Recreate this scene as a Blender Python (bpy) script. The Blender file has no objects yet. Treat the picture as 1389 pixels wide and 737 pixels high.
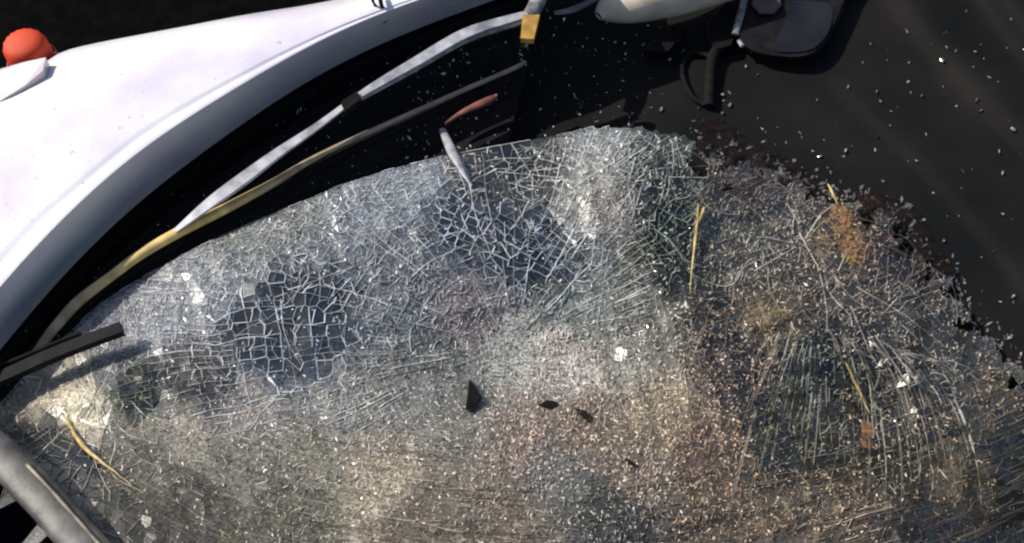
import bpy, math, random
import numpy as np
from mathutils import Vector, noise
from mathutils.geometry import delaunay_2d_cdt

random.seed(11)
rng = np.random.default_rng(11)
S = bpy.context.scene
COL = S.collection

# ------------------------------------------------------------------ camera
CAM = np.array([0.0, -0.75, 1.25])
LENS = 39.8
PITCH = math.atan2(1.25, 0.75)
cd = bpy.data.cameras.new('camera'); cam = bpy.data.objects.new('camera', cd); COL.objects.link(cam)
cam.location = CAM
cam.rotation_euler = (math.pi / 2 - PITCH, 0, 0)
cd.lens = LENS; cd.sensor_width = 36; cd.clip_start = 0.02; cd.clip_end = 300
S.camera = cam

# ------------------------------------------------------------------ sky, sun, exposure
SUN_DIR = Vector((-0.70, 0.28, 0.62)).normalized()          # towards the sun
w = bpy.data.worlds.new('World'); S.world = w; w.use_nodes = True
nt = w.node_tree
sky = nt.nodes.new('ShaderNodeTexSky'); sky.sky_type = 'NISHITA'; sky.sun_disc = False
sky.sun_elevation = math.asin(SUN_DIR.z)
sky.sun_rotation = math.atan2(SUN_DIR.x, SUN_DIR.y)
sky.air_density = 1.0; sky.dust_density = 1.6; sky.ozone_density = 0.9
bg = nt.nodes['Background']; bg.inputs['Strength'].default_value = 0.09
nt.links.new(sky.outputs[0], bg.inputs[0])
sl = bpy.data.lights.new('sun', 'SUN'); sl.energy = 4.2; sl.angle = math.radians(0.5); sl.color = (1.0, 0.94, 0.85)
so = bpy.data.objects.new('sun', sl); COL.objects.link(so)
so.rotation_euler = SUN_DIR.to_track_quat('Z', 'Y').to_euler()
S.view_settings.view_transform = 'Standard'; S.view_settings.look = 'None'
S.view_settings.gamma = 1.0; S.view_settings.use_curve_mapping = False
S.view_settings.exposure = 0.5
S.render.engine = 'CYCLES'
S.cycles.max_bounces = 5; S.cycles.transparent_max_bounces = 16
S.cycles.caustics_reflective = False; S.cycles.caustics_refractive = False
S.cycles.pixel_filter_type = 'BLACKMAN_HARRIS'; S.cycles.filter_width = 2.3
S.cycles.use_denoising = True; S.cycles.sample_clamp_direct = 8; S.cycles.sample_clamp_indirect = 4

# ------------------------------------------------------------------ layout: photo coordinates -> points on real surfaces
TH = 18.0 / LENS
FWD = np.array([0, math.cos(PITCH), -math.sin(PITCH)])
UPV = np.array([0, math.sin(PITCH), math.cos(PITCH)])
PX = 0.00095                                               # metres per photo pixel near the glass
def at(u, v, z):
    """points at height z seen at photo position u,v (arrays welcome)"""
    u = np.asarray(u, float); v = np.asarray(v, float); z = np.asarray(z, float)
    a = (u - 694.5) / 694.5 * TH; b = (368.5 - v) / 694.5 * TH
    d = np.stack([a + 0 * b, FWD[1] + UPV[1] * b + 0 * a, FWD[2] + UPV[2] * b + 0 * a], -1)
    t = (z - CAM[2]) / d[..., 2]
    return CAM + d * t[..., None]
def sst(a, b, x):
    t = np.clip((np.asarray(x, float) - a) / (b - a), 0, 1); return t * t * (3 - 2 * t)

# outlines measured in the photograph
EDGE = [(-140, 690), (-60, 600), (0, 548), (34, 510), (85, 458), (135, 411), (203, 370), (271, 333), (339, 302), (430, 265), (470, 248), (528, 230), (595, 213),
        (663, 200), (748, 185), (799, 174), (867, 174), (930, 186), (975, 214), (1055, 232), (1100, 250), (1173, 272), (1241, 306), (1258, 347), (1299, 387),
        (1326, 448), (1370, 482), (1420, 540), (1520, 620)]
EU = [p[0] for p in EDGE]; EV = [p[1] for p in EDGE]
LIPTOP = [(-120, 545), (-60, 462), (0, 387), (51, 330), (102, 277), (142, 245), (170, 212), (237, 170), (288, 139), (339, 107), (407, 68), (460, 40), (504, 20), (562, 2), (640, -25), (760, -60)]
LIPBOT = [(-120, 640), (-60, 552), (0, 472), (34, 435), (68, 391), (119, 337), (170, 289), (217, 247), (254, 222), (295, 193), (339, 159), (373, 136), (424, 105), (460, 83), (511, 61),
          (562, 39), (623, 17), (663, 2), (740, -24), (840, -60)]
def edge_h(u, v): return np.asarray(v, float) - np.interp(u, EU, EV)

def Zglass(u, v):
    u = np.asarray(u, float); v = np.asarray(v, float)
    h = edge_h(u, v)
    z = 0.012 + 0.00020 * h
    z = z - 0.088 * np.exp(-((u - 745) / 250) ** 2 - ((v - 495) / 125) ** 2)
    z = z - 0.075 * sst(900, 1140, u) * (1 - sst(30, 300, h))
    z = z - 0.085 * np.exp(-((u - 1170) / 110) ** 2 - ((v - 570) / 85) ** 2)
    z = z + 0.022 * np.exp(-((u - 830) / 60) ** 2 - ((v - 250) / 75) ** 2)
    z = z + 0.020 * np.exp(-((u - 120) / 60) ** 2 - ((v - 545) / 22) ** 2)
    z = z + 0.00009 * (u - 420) * (1 - sst(420, 520, u)) * sst(540, 640, v) * -1.0
    k = 0.0016 + 0.0026 * sst(880, 1050, u) - 0.0008 * (1 - sst(420, 560, u)) * sst(540, 640, v)
    wv = (np.sin(u / 17 + 1.3 * np.sin(v / 23)) * np.cos(v / 15 + 1.1 * np.sin(u / 29)) + 0.6 * np.sin(u / 9.1 + v / 12.7) * np.cos(v / 8.3 - u / 14.1))
    wv = wv + 1.4 * np.sin(u / 61 - v / 37) + 1.0 * np.sin(u / 43 + v / 55)
    return z + k * wv
def Zdash(u, v):
    u = np.asarray(u, float); v = np.asarray(v, float)
    h = edge_h(u, v)
    z = -0.085 - 0.20 * sst(15, 150, h)
    z = z - 0.03 * (1 - sst(560, 760, u)) * (1 - sst(-10, 60, h))
    # folds that run round the right-hand end of the dash
    d = u * .74 - v * .67 + 7 * np.sin(v / 60)
    z = z + 0.018 * sst(880, 916, d) - 0.010 * sst(920, 965, d) + 0.035 * sst(975, 1020, d)
    z = z + 0.008 * sst(762, 772, d) * sst(90, 130, v)
    z = z + 0.0015 * np.sin(u / 37 + v / 61) + 0.001 * np.sin(u / 19 - v / 23)
    return z
def Zcowl(u, v):
    u = np.asarray(u, float); v = np.asarray(v, float)
    lb = np.interp(u, [p[0] for p in LIPBOT], [p[1] for p in LIPBOT])
    d = v - lb
    z = -0.050 - 0.012 * sst(0, 30, d) + 0.012 * sst(45, 50, d) - 0.010 * sst(66, 72, d)
    return z + 0.0008 * np.sin(u / 31 + v / 17)

# ------------------------------------------------------------------ materials
def mat(name):
    m = bpy.data.materials.new(name); m.use_nodes = True
    return m, m.node_tree, m.node_tree.nodes['Principled BSDF']
def N(t, kind, **kw):
    n = t.nodes.new(kind)
    for k, v in kw.items():
        if k in n.inputs: n.inputs[k].default_value = v
        else: setattr(n, k, v)
    return n
def noise_col(t, scale, c1, c2, lo=0.35, hi=0.65, detail=6):
    tc = N(t, 'ShaderNodeTexCoord'); nz = N(t, 'ShaderNodeTexNoise', Scale=scale, Detail=detail)
    t.links.new(tc.outputs['Object'], nz.inputs['Vector'])
    r = N(t, 'ShaderNodeValToRGB'); r.color_ramp.elements[0].position = lo; r.color_ramp.elements[1].position = hi
    r.color_ramp.elements[0].color = (*c1, 1); r.color_ramp.elements[1].color = (*c2, 1)
    t.links.new(nz.outputs['Fac'], r.inputs[0]); return r, nz, tc
def bump(t, b, src, strength, dist=0.002):
    bp = N(t, 'ShaderNodeBump', Strength=strength, Distance=dist)
    t.links.new(src, bp.inputs['Height']); t.links.new(bp.outputs[0], b.inputs['Normal']); return bp
def simple(name, c1, c2, rough, scale=60, metal=0.0, bmp=0.2, spec=0.5, coat=0.0, lo=.35, hi=.65):
    m, t, b = mat(name)
    r, nz, tc = noise_col(t, scale, c1, c2, lo, hi)
    t.links.new(r.outputs[0], b.inputs['Base Color'])
    b.inputs['Roughness'].default_value = rough; b.inputs['Metallic'].default_value = metal
    b.inputs['Specular IOR Level'].default_value = spec; b.inputs['Coat Weight'].default_value = coat
    if bmp: bump(t, b, nz.outputs['Fac'], bmp)
    return m

M = {}
# white paint with road specks
m, t, b = mat('white_paint')
r, nz, tc = noise_col(t, 150, (.25, .24, .28), (1, 1, 1), .27, .33, 4)
r2, nz2, _ = noise_col(t, 5, (.56, .52, .63), (.74, .73, .75), .40, .60, 8)
mx = N(t, 'ShaderNodeMix', data_type='RGBA', blend_type='MULTIPLY'); mx.inputs[0].default_value = .6
t.links.new(r2.outputs[0], mx.inputs[6]); t.links.new(r.outputs[0], mx.inputs[7])
t.links.new(mx.outputs[2], b.inputs['Base Color']); b.inputs['Roughness'].default_value = .32
b.inputs['Coat Weight'].default_value = .5; b.inputs['Coat Roughness'].default_value = .12
M['white'] = m
M['black'] = simple('black_plastic', (.003, .003, .004), (.010, .009, .010), .7, 45, bmp=.25, spec=.15)
M['rubber'] = simple('black_rubber', (.003, .003, .003), (.008, .007, .007), .8, 90, bmp=.3, spec=.12)
M['silver'] = simple('wiper_metal', (.15, .15, .17), (.44, .44, .48), .5, 38, metal=.1, bmp=.1)
M['tan'] = simple('tan_strip', (.10, .075, .055), (.36, .29, .21), .5, 45, bmp=.3)
M['gold'] = simple('gold_strip', (.24, .16, .05), (.50, .37, .14), .4, 90, bmp=.2)
M['yellow'] = simple('yellow_plastic', (.26, .14, .02), (.46, .27, .05), .6, 60, bmp=.1)
M['grey'] = simple('grey_strip', (.07, .07, .075), (.26, .26, .26), .5, 70, bmp=.2)
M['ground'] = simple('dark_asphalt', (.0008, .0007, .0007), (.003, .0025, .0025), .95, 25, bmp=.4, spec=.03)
M['pillar'] = simple('grey_metallic', (.018, .017, .016), (.07, .066, .062), .5, 40, metal=.0, bmp=.5, coat=.15)
M['cream'] = simple('cream_vinyl', (.42, .35, .27), (.62, .52, .40), .5, 30, bmp=.15)
M['redplastic'] = simple('red_plastic', (.12, .04, .03), (.26, .10, .08), .5, 60, bmp=.15)
M['maroon'] = simple('maroon_cloth', (.004, .002, .002), (.016, .0065, .006), .9, 70, bmp=.5, spec=.2)
M['mirrorface'] = simple('dull_mirror', (.010, .010, .012), (.024, .025, .028), .3, 12, metal=.4, bmp=.03)
# dash: charcoal with a few maroon stains, grained
m, t, b = mat('dash_vinyl')
r, nz, tc = noise_col(t, 7, (.0034, .0042, .0046), (.0110, .0092, .0084), .38, .70, 8)
r2, nz2, _ = noise_col(t, 420, (.6, .6, .6), (1, 1, 1), .3, .7, 2)
mx = N(t, 'ShaderNodeMix', data_type='RGBA', blend_type='MULTIPLY'); mx.inputs[0].default_value = 1
t.links.new(r.outputs[0], mx.inputs[6]); t.links.new(r2.outputs[0], mx.inputs[7]); t.links.new(mx.outputs[2], b.inputs['Base Color'])
b.inputs['Roughness'].default_value = .82; b.inputs['Specular IOR Level'].default_value = .15
bump(t, b, nz2.outputs['Fac'], .3, .001); M['dash'] = m
# translucent materials
def plastic(name, col, rough=.2, trans=.5):
    m, t, b = mat(name); b.inputs['Base Color'].default_value = (*col, 1)
    b.inputs['Roughness'].default_value = rough; b.inputs['Transmission Weight'].default_value = trans; b.inputs['IOR'].default_value = 1.45
    nz = N(t, 'ShaderNodeTexNoise', Scale=120); bump(t, b, nz.outputs['Fac'], .3); return m
M['amber'] = plastic('amber_translucent', (.42, .22, .07), .4, .4)
M['olive_amber'] = plastic('dull_amber_translucent', (.27, .20, .10), .45, .4)
M['redlens'] = plastic('red_orange_lens', (.62, .045, .002), .6, .1)
M['clearlens'] = plastic('clear_lens', (.62, .58, .64), .25, .35)

def broken(m, scale, lo, hi):
    t = m.node_tree; ps = t.nodes['Principled BSDF']; ou = t.nodes['Material Output']
    tc = N(t, 'ShaderNodeTexCoord'); nz = N(t, 'ShaderNodeTexNoise', Scale=scale, Detail=4); t.links.new(tc.outputs['Object'], nz.inputs['Vector'])
    mr = N(t, 'ShaderNodeMapRange'); mr.inputs[1].default_value = lo; mr.inputs[2].default_value = hi; mr.inputs[4].default_value = .85; t.links.new(nz.outputs['Fac'], mr.inputs[0])
    tp = N(t, 'ShaderNodeBsdfTransparent'); mx = N(t, 'ShaderNodeMixShader')
    t.links.new(mr.outputs[0], mx.inputs[0]); t.links.new(tp.outputs[0], mx.inputs[1]); t.links.new(ps.outputs[0], mx.inputs[2]); t.links.new(mx.outputs[0], ou.inputs[0])
M['rust'] = simple('rust_brown', (.10, .045, .02), (.22, .10, .05), .7); broken(M['rust'], 170, .44, .62); broken(M['maroon'], 45, .40, .62); broken(M['amber'], 150, .42, .64); broken(M['olive_amber'], 150, .44, .66)
def attr(t, name): return N(t, 'ShaderNodeAttribute', attribute_name=name)
# broken pane: thin tinted glass, clouded with powder by the "tint" attribute (rgb = dust colour with reflections painted in, a = how much)
def glass_mat(name, cloud, body=(.78, .84, .84), nscale=160, gloss=1.0, nlo=.04, nhi=2.0):
    m = bpy.data.materials.new(name); m.use_nodes = True; t = m.node_tree; t.nodes.clear()
    out = N(t, 'ShaderNodeOutputMaterial'); a = attr(t, 'tint')
    tr = N(t, 'ShaderNodeBsdfTransparent', Color=(*body, 1))
    gl = N(t, 'ShaderNodeBsdfGlossy', Color=(1, 1, 1, 1), Roughness=.26)
    fr0 = N(t, 'ShaderNodeFresnel', IOR=1.8); fr = N(t, 'ShaderNodeMath', operation='MULTIPLY'); fr.inputs[1].default_value = gloss; t.links.new(fr0.outputs[0], fr.inputs[0])
    g = N(t, 'ShaderNodeMixShader'); t.links.new(fr.outputs[0], g.inputs[0]); t.links.new(tr.outputs[0], g.inputs[1]); t.links.new(gl.outputs[0], g.inputs[2])
    df = N(t, 'ShaderNodeBsdfDiffuse'); tl = N(t, 'ShaderNodeBsdfTranslucent')
    t.links.new(a.outputs['Color'], df.inputs[0]); t.links.new(a.outputs['Color'], tl.inputs[0])
    d = N(t, 'ShaderNodeMixShader'); d.inputs[0].default_value = .3
    t.links.new(df.outputs[0], d.inputs[1]); t.links.new(tl.outputs[0], d.inputs[2])
    tc = N(t, 'ShaderNodeTexCoord'); nz = N(t, 'ShaderNodeTexNoise', Scale=nscale, Detail=5, Roughness=.7)
    t.links.new(tc.outputs['Object'], nz.inputs['Vector'])
    mr = N(t, 'ShaderNodeMapRange'); mr.inputs[1].default_value = .40; mr.inputs[2].default_value = .62; mr.inputs[3].default_value = nlo; mr.inputs[4].default_value = nhi
    t.links.new(nz.outputs['Fac'], mr.inputs[0])
    mu = N(t, 'ShaderNodeMath', operation='MULTIPLY'); t.links.new(a.outputs['Alpha'], mu.inputs[0]); t.links.new(mr.outputs[0], mu.inputs[1])
    mv = N(t, 'ShaderNodeMath', operation='MULTIPLY', use_clamp=True); mv.inputs[1].default_value = cloud; t.links.new(mu.outputs[0], mv.inputs[0])
    f = N(t, 'ShaderNodeMixShader'); t.links.new(mv.outputs[0], f.inputs[0]); t.links.new(g.outputs[0], f.inputs[1]); t.links.new(d.outputs[0], f.inputs[2])
    t.links.new(f.outputs[0], out.inputs[0])
    bp = N(t, 'ShaderNodeBump', Strength=.25, Distance=.001); t.links.new(nz.outputs['Fac'], bp.inputs['Height'])
    t.links.new(bp.outputs[0], gl.inputs['Normal'])
    return m
M['shard'] = glass_mat('cracked_glass', .9, nscale=330, gloss=.85)
M['laminate'] = glass_mat('clouded_laminate', 1.0, body=(.80, .84, .84), nscale=240, gloss=.15, nlo=.3, nhi=1.7)
# crushed white glass along the cracks and loose crumbs
def crushed(name, rough, trans):
    m, t, b = mat(name); a = attr(t, 'tint'); t.links.new(a.outputs['Color'], b.inputs['Base Color'])
    b.inputs['Roughness'].default_value = rough; b.inputs['Transmission Weight'].default_value = trans; b.inputs['IOR'].default_value = 1.5
    return m
M['crack'] = crushed('crushed_glass', .35, .0)
t = M['crack'].node_tree; ps = t.nodes['Principled BSDF']; ou = t.nodes['Material Output']
tp = N(t, 'ShaderNodeBsdfTransparent'); mxs = N(t, 'ShaderNodeMixShader'); mxs.inputs[0].default_value = .8
t.links.new(tp.outputs[0], mxs.inputs[1]); t.links.new(ps.outputs[0], mxs.inputs[2]); t.links.new(mxs.outputs[0], ou.inputs[0])
M['crumb'] = crushed('glass_crumb', .18, .25)

# ------------------------------------------------------------------ mesh helpers
def link(name, me, material, parent=None, **props):
    o = bpy.data.objects.new(name, me); COL.objects.link(o)
    if material and me and not me.materials: me.materials.append(material)
    if parent: o.parent = parent
    for k, v in props.items(): o[k] = v
    return o
def mesh(name, verts, faces, smooth=False, tint=None):
    me = bpy.data.meshes.new(name); me.from_pydata([tuple(map(float, p)) for p in verts], [], faces); me.update()
    if smooth: me.polygons.foreach_set('use_smooth', [True] * len(me.polygons))
    if tint is not None:
        ca = me.color_attributes.new('tint', 'FLOAT_COLOR', 'POINT'); ca.data.foreach_set('color', np.asarray(tint, np.float32).ravel())
    return me
class SB:
    """collects points on a surface (u, v, height above it) and turns them into one mesh"""
    def __init__(s, Z): s.Z = Z; s.p = []; s.f = []; s.c = []
    def add(s, pts, faces, tint):
        n = len(s.p); s.p += pts; s.f += [[n + i for i in f] for f in faces]
        if isinstance(tint, list): s.c += tint
        else: s.c += [tint] * len(pts)
    def mesh(s, name, smooth=False):
        a = np.array(s.p, float); w_ = at(a[:, 0], a[:, 1], s.Z(a[:, 0], a[:, 1]) + a[:, 2])
        return mesh(name, w_, s.f, smooth, s.c)
def tube(pts, ra, rb=None, n=10, name='tube', twist=0.0):
    """swept elliptical bar through world points; ra across, rb up"""
    P = [Vector(p) for p in pts]; k = len(P)
    ra = [ra] * k if np.isscalar(ra) else ra
    rb = ra if rb is None else ([rb] * k if np.isscalar(rb) else rb)
    V = []; F = []
    for i in range(k):
        d = (P[min(i + 1, k - 1)] - P[max(i - 1, 0)]).normalized()
        s = d.cross(Vector((0, 0, 1))).normalized(); up = s.cross(d).normalized()
        for j in range(n):
            a = 2 * math.pi * j / n + twist
            V.append(P[i] + s * math.cos(a) * ra[i] + up * math.sin(a) * rb[i])
    for i in range(k - 1):
        for j in range(n): F.append([i * n + j, i * n + (j + 1) % n, (i + 1) * n + (j + 1) % n, (i + 1) * n + j])
    F.append(list(range(n))); F.append([(k - 1) * n + j for j in range(n)][::-1])
    return mesh(name, V, F, n > 6)
def dense(poly, step):
    """resample a pixel polyline smoothly (Catmull-Rom)"""
    P = [np.array(p, float) for p in poly]; out = []
    for i in range(len(P) - 1):
        a = P[max(i - 1, 0)]; b_ = P[i]; c = P[i + 1]; d = P[min(i + 2, len(P) - 1)]
        n = max(2, int(np.hypot(*(c - b_)[:2]) / step))
        for j in range(n):
            x = j / n
            out.append(.5 * (2 * b_ + (c - a) * x + (2 * a - 5 * b_ + 4 * c - d) * x * x + (3 * b_ - a - 3 * c + d) * x ** 3))
    out.append(P[-1]); return np.array(out)
def ptube(poly, ra, rb=None, step=12, n=10, name='bar', twist=0.0):
    """poly of (u, v, z[, radius scale]) in photo positions and heights"""
    q = dense(poly, step); w_ = at(q[:, 0], q[:, 1], q[:, 2])
    sc = q[:, 3] if q.shape[1] > 3 else np.ones(len(q))
    return tube([tuple(p) for p in w_], list(ra * sc), list((rb or ra) * sc), n, name, twist)
def plate(poly, z, thick, name='plate', wob=0.0):
    """solid plate from a pixel outline; z number or list"""
    k = len(poly); zz = [z] * k if np.isscalar(z) else z
    T = at([p[0] for p in poly], [p[1] for p in poly], zz); B = T.copy(); B[:, 2] -= thick
    V = list(T) + list(B); F = [list(range(k))[::-1], [k + i for i in range(k)]]
    F += [[i, (i + 1) % k, k + (i + 1) % k, k + i] for i in range(k)]
    return mesh(name, V, F)
def grid(Z, us, vs, keep=None, tint=None, name='sheet', smooth=True, shear=0.0, umax=None):
    U, V = np.meshgrid(us if umax is None else us[us < umax], vs); U = U + shear * V; W = at(U, V, Z(U, V)); ny, nx = U.shape
    F = []; kp = keep(U, V) if keep is not None else np.ones_like(U, bool)
    for j in range(ny - 1):
        for i in range(nx - 1):
            if kp[j, i] and kp[j + 1, i] and kp[j, i + 1] and kp[j + 1, i + 1]:
                a = j * nx + i; F.append([a + nx, a + nx + 1, a + 1, a])
    tt = None
    if tint is not None: tt = tint(U.ravel(), V.ravel())
    me = mesh(name, W.reshape(-1, 3), F, smooth, tt)
    return me

# ------------------------------------------------------------------ setting
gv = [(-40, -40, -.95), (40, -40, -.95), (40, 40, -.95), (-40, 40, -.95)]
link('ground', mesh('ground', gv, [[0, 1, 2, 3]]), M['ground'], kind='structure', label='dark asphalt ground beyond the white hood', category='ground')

car = bpy.data.objects.new('wrecked_car', None); COL.objects.link(car); car.location = (0, 0, 0)
car['label'] = 'wrecked white car with caved-in shattered windshield, hood and black dashboard'; car['category'] = 'car'

# hood: crowned panel, shallow crease, rolled rear lip
ts = np.linspace(0, 1, 70)
def curve(poly, ts):
    q = dense(poly, 6); L = np.r_[0, np.cumsum(np.hypot(*np.diff(q, axis=0).T))]; s = ts * L[-1]
    return np.stack([np.interp(s, L, q[:, 0]), np.interp(s, L, q[:, 1])], -1)
FAR = [(-420, 250), (-250, 205), (-80, 165), (0, 136), (34, 115), (54, 95), (68, 75), (119, 61), (170, 51), (271, 32), (339, 19), (434, 4), (520, -16), (640, -50), (760, -90)]
def fair(c, n=9):
    for _ in range(n): c[1:-1] = .25 * c[:-2] + .5 * c[1:-1] + .25 * c[2:]
    return c
ct, cb, cf = fair(curve(LIPTOP, ts), 45), fair(curve(LIPBOT, ts), 30), fair(curve(FAR, ts), 2)
rows = []
rows.append((cf[:, 0], cf[:, 1], np.full(70, -.02)))
for k, z in ((0.0, .045), (.12, .066), (.35, .083), (.6, .090), (.78, .0905)):
    p = cf * (1 - k) + ct * k
    rows.append((p[:, 0], p[:, 1], np.full(70, z)))
wsc = np.clip(np.hypot(*(ct - cf).T) / 230, .08, 1)
for off, z in ((34, .0905), (27, .0902), (22, .0889), (17, .0892), (10, .0905), (1.5, .0904), (0, .0900)):
    rows.append((ct[:, 0] - off * .62 * wsc, ct[:, 1] - off * .78 * wsc, np.full(70, z)))
def loft(rows):
    V = np.concatenate([at(*r_) for r_ in rows]); F = []
    for j in range(len(rows) - 1):
        for i in range(69): F.append([j * 70 + i, (j + 1) * 70 + i, (j + 1) * 70 + i + 1, j * 70 + i + 1])
    return V, F
V, F = loft(rows)
lipr = []
for k, z in ((0.0, .0900), (.33, .053), (.66, .016), (1.0, -.022)):
    p = ct * (1 - k) + cb * k; lipr.append((p[:, 0], p[:, 1], np.full(70, z)))
botr = [lipr[-1], (cb[:, 0] - 14, cb[:, 1] - 12, np.full(70, -.032))]
hood = link('hood', mesh('hood', V, F, True), M['white'], car)
link('rear_lip', mesh('rear_lip', *loft(lipr), True), M['white'], hood); link('lip_hem', mesh('lip_hem', *loft(botr), True), M['black'], hood)
hood['label'] = 'white hood panel with grey shaded rear lip'
# forked black stop on the hood lip
hs = link('hood_stop', ptube([(501, -14, .10), (506, 2, .10), (514, 16, .07), (521, 27, .055)], .0022, step=5), M['rubber'], hood)
link('stop_prong', ptube([(513, -12, .10), (517, 5, .10), (524, 22, .06)], .0030, step=5), M['rubber'], hood)
link('stop_tip', ptube([(519, 24, .058), (524, 30, .054)], .0042, step=3), M['grey'], hood)

# cowl trough under the wipers
lbu = [p[0] for p in LIPBOT]; lbv = [p[1] for p in LIPBOT]
us = np.arange(-130, 910, 7.0); vs = np.arange(-70, 640, 7.0)
cowl = link('cowl_panel', grid(Zcowl, us, vs, lambda U, V: (V > np.interp(U, lbu, lbv) - 34) & (edge_h(U, V) < 30), shear=-.25, umax=742), M['black'], car)
q = dense([(u + 9, v + 15, -.045) for u, v in LIPBOT[:-1]], 14)
link('cowl_seal', ptube([tuple(p) for p in q], .006, .004, 14), M['rubber'], cowl)

# dash and interior below the glass
us = np.arange(-130, 1530, 9.0); vs = np.arange(-120, 860, 9.0)
dash = link('dashboard', grid(Zdash, us, vs, lambda U, V: (V > np.interp(U, lbu, lbv) + 4)), M['dash'], car)
dash['label'] = 'black curved dashboard strewn with glass chips'

# ------------------------------------------------------------------ windshield
# (u, v, powder, dust colour with reflections painted in, cell size, crumbs)
CP = [
 (30, 535, .55, (.75, .66, .55), 16, .3), (112, 548, .9, (.90, .82, .68), 12, .8), (90, 505, .5, (.70, .64, .54), 14, .4), (150, 500, .35, (.55, .55, .58), 14, .2),  # warm highlight near the left corner is painted in as bright powder
 (183, 520, .02, (.20, .28, .15), 12, .2), (235, 525, .12, (.45, .45, .42), 12, .3), (290, 530, .12, (.4, .4, .38), 11, .3), (200, 440, .60, (.68, .69, .74), 11, .5),
 (150, 420, .45, (.55, .56, .60), 10, .3), (290, 400, .60, (.66, .68, .72), 11, .4), (330, 330, .50, (.62, .63, .60), 11, .4), (400, 300, .45, (.60, .62, .58), 12, .3),
 (340, 440, .12, (.45, .50, .60), 22, .15), (400, 400, .14, (.45, .48, .55), 26, .1), (385, 485, .12, (.42, .48, .60), 20, .2), (450, 430, .22, (.48, .53, .63), 16, .2),
 (440, 340, .35, (.55, .60, .66), 14, .3), (480, 290, .50, (.58, .63, .70), 12, .3), (570, 255, .65, (.60, .65, .72), 14, .1), (620, 300, .20, (.45, .53, .66), 14, .2),
 (670, 330, .26, (.5, .56, .64), 14, .3), (730, 330, .22, (.48, .54, .56), 18, .3), (760, 365, .22, (.46, .54, .52), 15, .3), (700, 215, .10, (.45, .47, .42), 18, .4),
 (640, 240, .15, (.5, .5, .46), 16, .3), (750, 240, .18, (.5, .5, .46), 17, .4), (810, 192, .75, (.66, .67, .66), 9, .9), (830, 285, .75, (.68, .62, .56), 9, .8), (790, 240, .55, (.66, .64, .6), 10, .7),
 (890, 230, .14, (.42, .46, .38), 12, .7), (900, 310, .08, (.32, .40, .28), 12, .7), (915, 375, .16, (.40, .44, .34), 11, .6), (870, 415, .60, (.60, .58, .50), 9, .6), (800, 410, .85, (.54, .58, .54), 8, .3),
 (640, 430, .85, (.60, .52, .52), 9, .4), (690, 470, 1.7, (.56, .57, .54), 8, .02), (770, 490, 1.3, (.66, .61, .58), 8, 1.2), (850, 480, .60, (.60, .57, .50), 8, 1.0), (600, 500, .50, (.52, .53, .50), 9, .4),
 (530, 420, .42, (.52, .56, .58), 11, .4), (530, 350, .30, (.50, .56, .62), 13, .3), (540, 540, .50, (.58, .58, .56), 9, .5), (450, 545, .55, (.60, .61, .62), 9, .5), (335, 545, .55, (.62, .59, .60), 9, .6),
 (250, 575, .55, (.62, .60, .55), 9, .4), (330, 620, .42, (.48, .50, .44), 10, .3), (200, 610, .32, (.46, .46, .40), 11, .3), (90, 640, .08, (.30, .30, .28), 20, .1), (50, 590, .10, (.30, .31, .30), 18, .1),
 (150, 700, .16, (.36, .34, .24), 14, .2), (250, 700, .20, (.36, .33, .25), 11, .3), (400, 700, .34, (.42, .41, .33), 11, .3), (430, 620, .50, (.54, .54, .47), 9, .4), (520, 640, .62, (.64, .59, .49), 9, .6), (570, 710, .38, (.48, .42, .35), 10, .3),
 (700, 595, .50, (.64, .52, .48), 9, 1.3), (800, 580, .40, (.58, .47, .40), 9, 1.3), (640, 560, .55, (.56, .55, .52), 9, .8), (900, 560, .45, (.60, .52, .42), 9, 1.3), (860, 640, .40, (.58, .48, .42), 9, 1.2), (760, 650, .40, (.48, .49, .50), 9, .9),
 (690, 700, .45, (.54, .47, .39), 9, .6), (830, 690, .18, (.36, .36, .34), 10, .8), (960, 610, .36, (.50, .40, .33), 9, 1.1), (960, 440, .12, (.40, .32, .26), 10, .9), (1000, 340, .45, (.52, .50, .46), 9, 1.0),
 (1050, 290, .32, (.46, .43, .40), 9, .9), (1020, 232, .12, (.35, .22, .20), 10, .7), (1150, 320, .28, (.50, .38, .24), 9, .8), (1225, 330, .06, (.30, .20, .18), 11, .7), (1050, 430, .35, (.50, .42, .28), 10, .7),
 (1000, 510, .16, (.44, .34, .28), 9, 1.0), (1100, 500, .12, (.36, .40, .34), 12, .5), (1150, 560, .12, (.36, .40, .34), 12, .4), (1060, 590, .10, (.36, .36, .30), 11, .6), (1200, 610, .10, (.36, .35, .30), 11, .6),
 (1250, 560, .10, (.34, .32, .28), 11, .6), (1290, 500, .32, (.46, .44, .42), 10, .6), (1345, 550, .40, (.54, .48, .38), 11, .5), (1310, 650, .42, (.48, .42, .33), 11, .4), (1150, 690, .42, (.48, .42, .36), 10, .7),
 (1000, 680, .42, (.50, .43, .36), 10, .8), (1270, 715, .12, (.30, .24, .18), 12, .2), (1380, 690, .04, (.2, .16, .12), 14, .1), (1200, 430, .24, (.44, .40, .36), 10, .8), (1280, 440, .22, (.40, .36, .34), 10, .6), (1110, 370, .30, (.44, .38, .34), 9, .9),
 (1370, 605, .03, (.2, .18, .16), 14, .1), (900, 440, .45, (.56, .54, .44), 8, 1.0)]
cpu = np.array([c[0] for c in CP], float); cpv = np.array([c[1] for c in CP], float)
cpd = np.array([[c[2], *c[3], c[4], c[5]] for c in CP], float)
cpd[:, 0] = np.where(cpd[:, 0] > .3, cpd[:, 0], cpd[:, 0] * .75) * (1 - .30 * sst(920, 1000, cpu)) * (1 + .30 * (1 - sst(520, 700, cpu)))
cpd[:, 1:4] *= (1 + .16 * (1 - sst(520, 760, cpu)))[:, None]; mean_ = cpd[:, 1:4].mean(1, keepdims=True); warm = sst(430, 600, cpv)[:, None]
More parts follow.
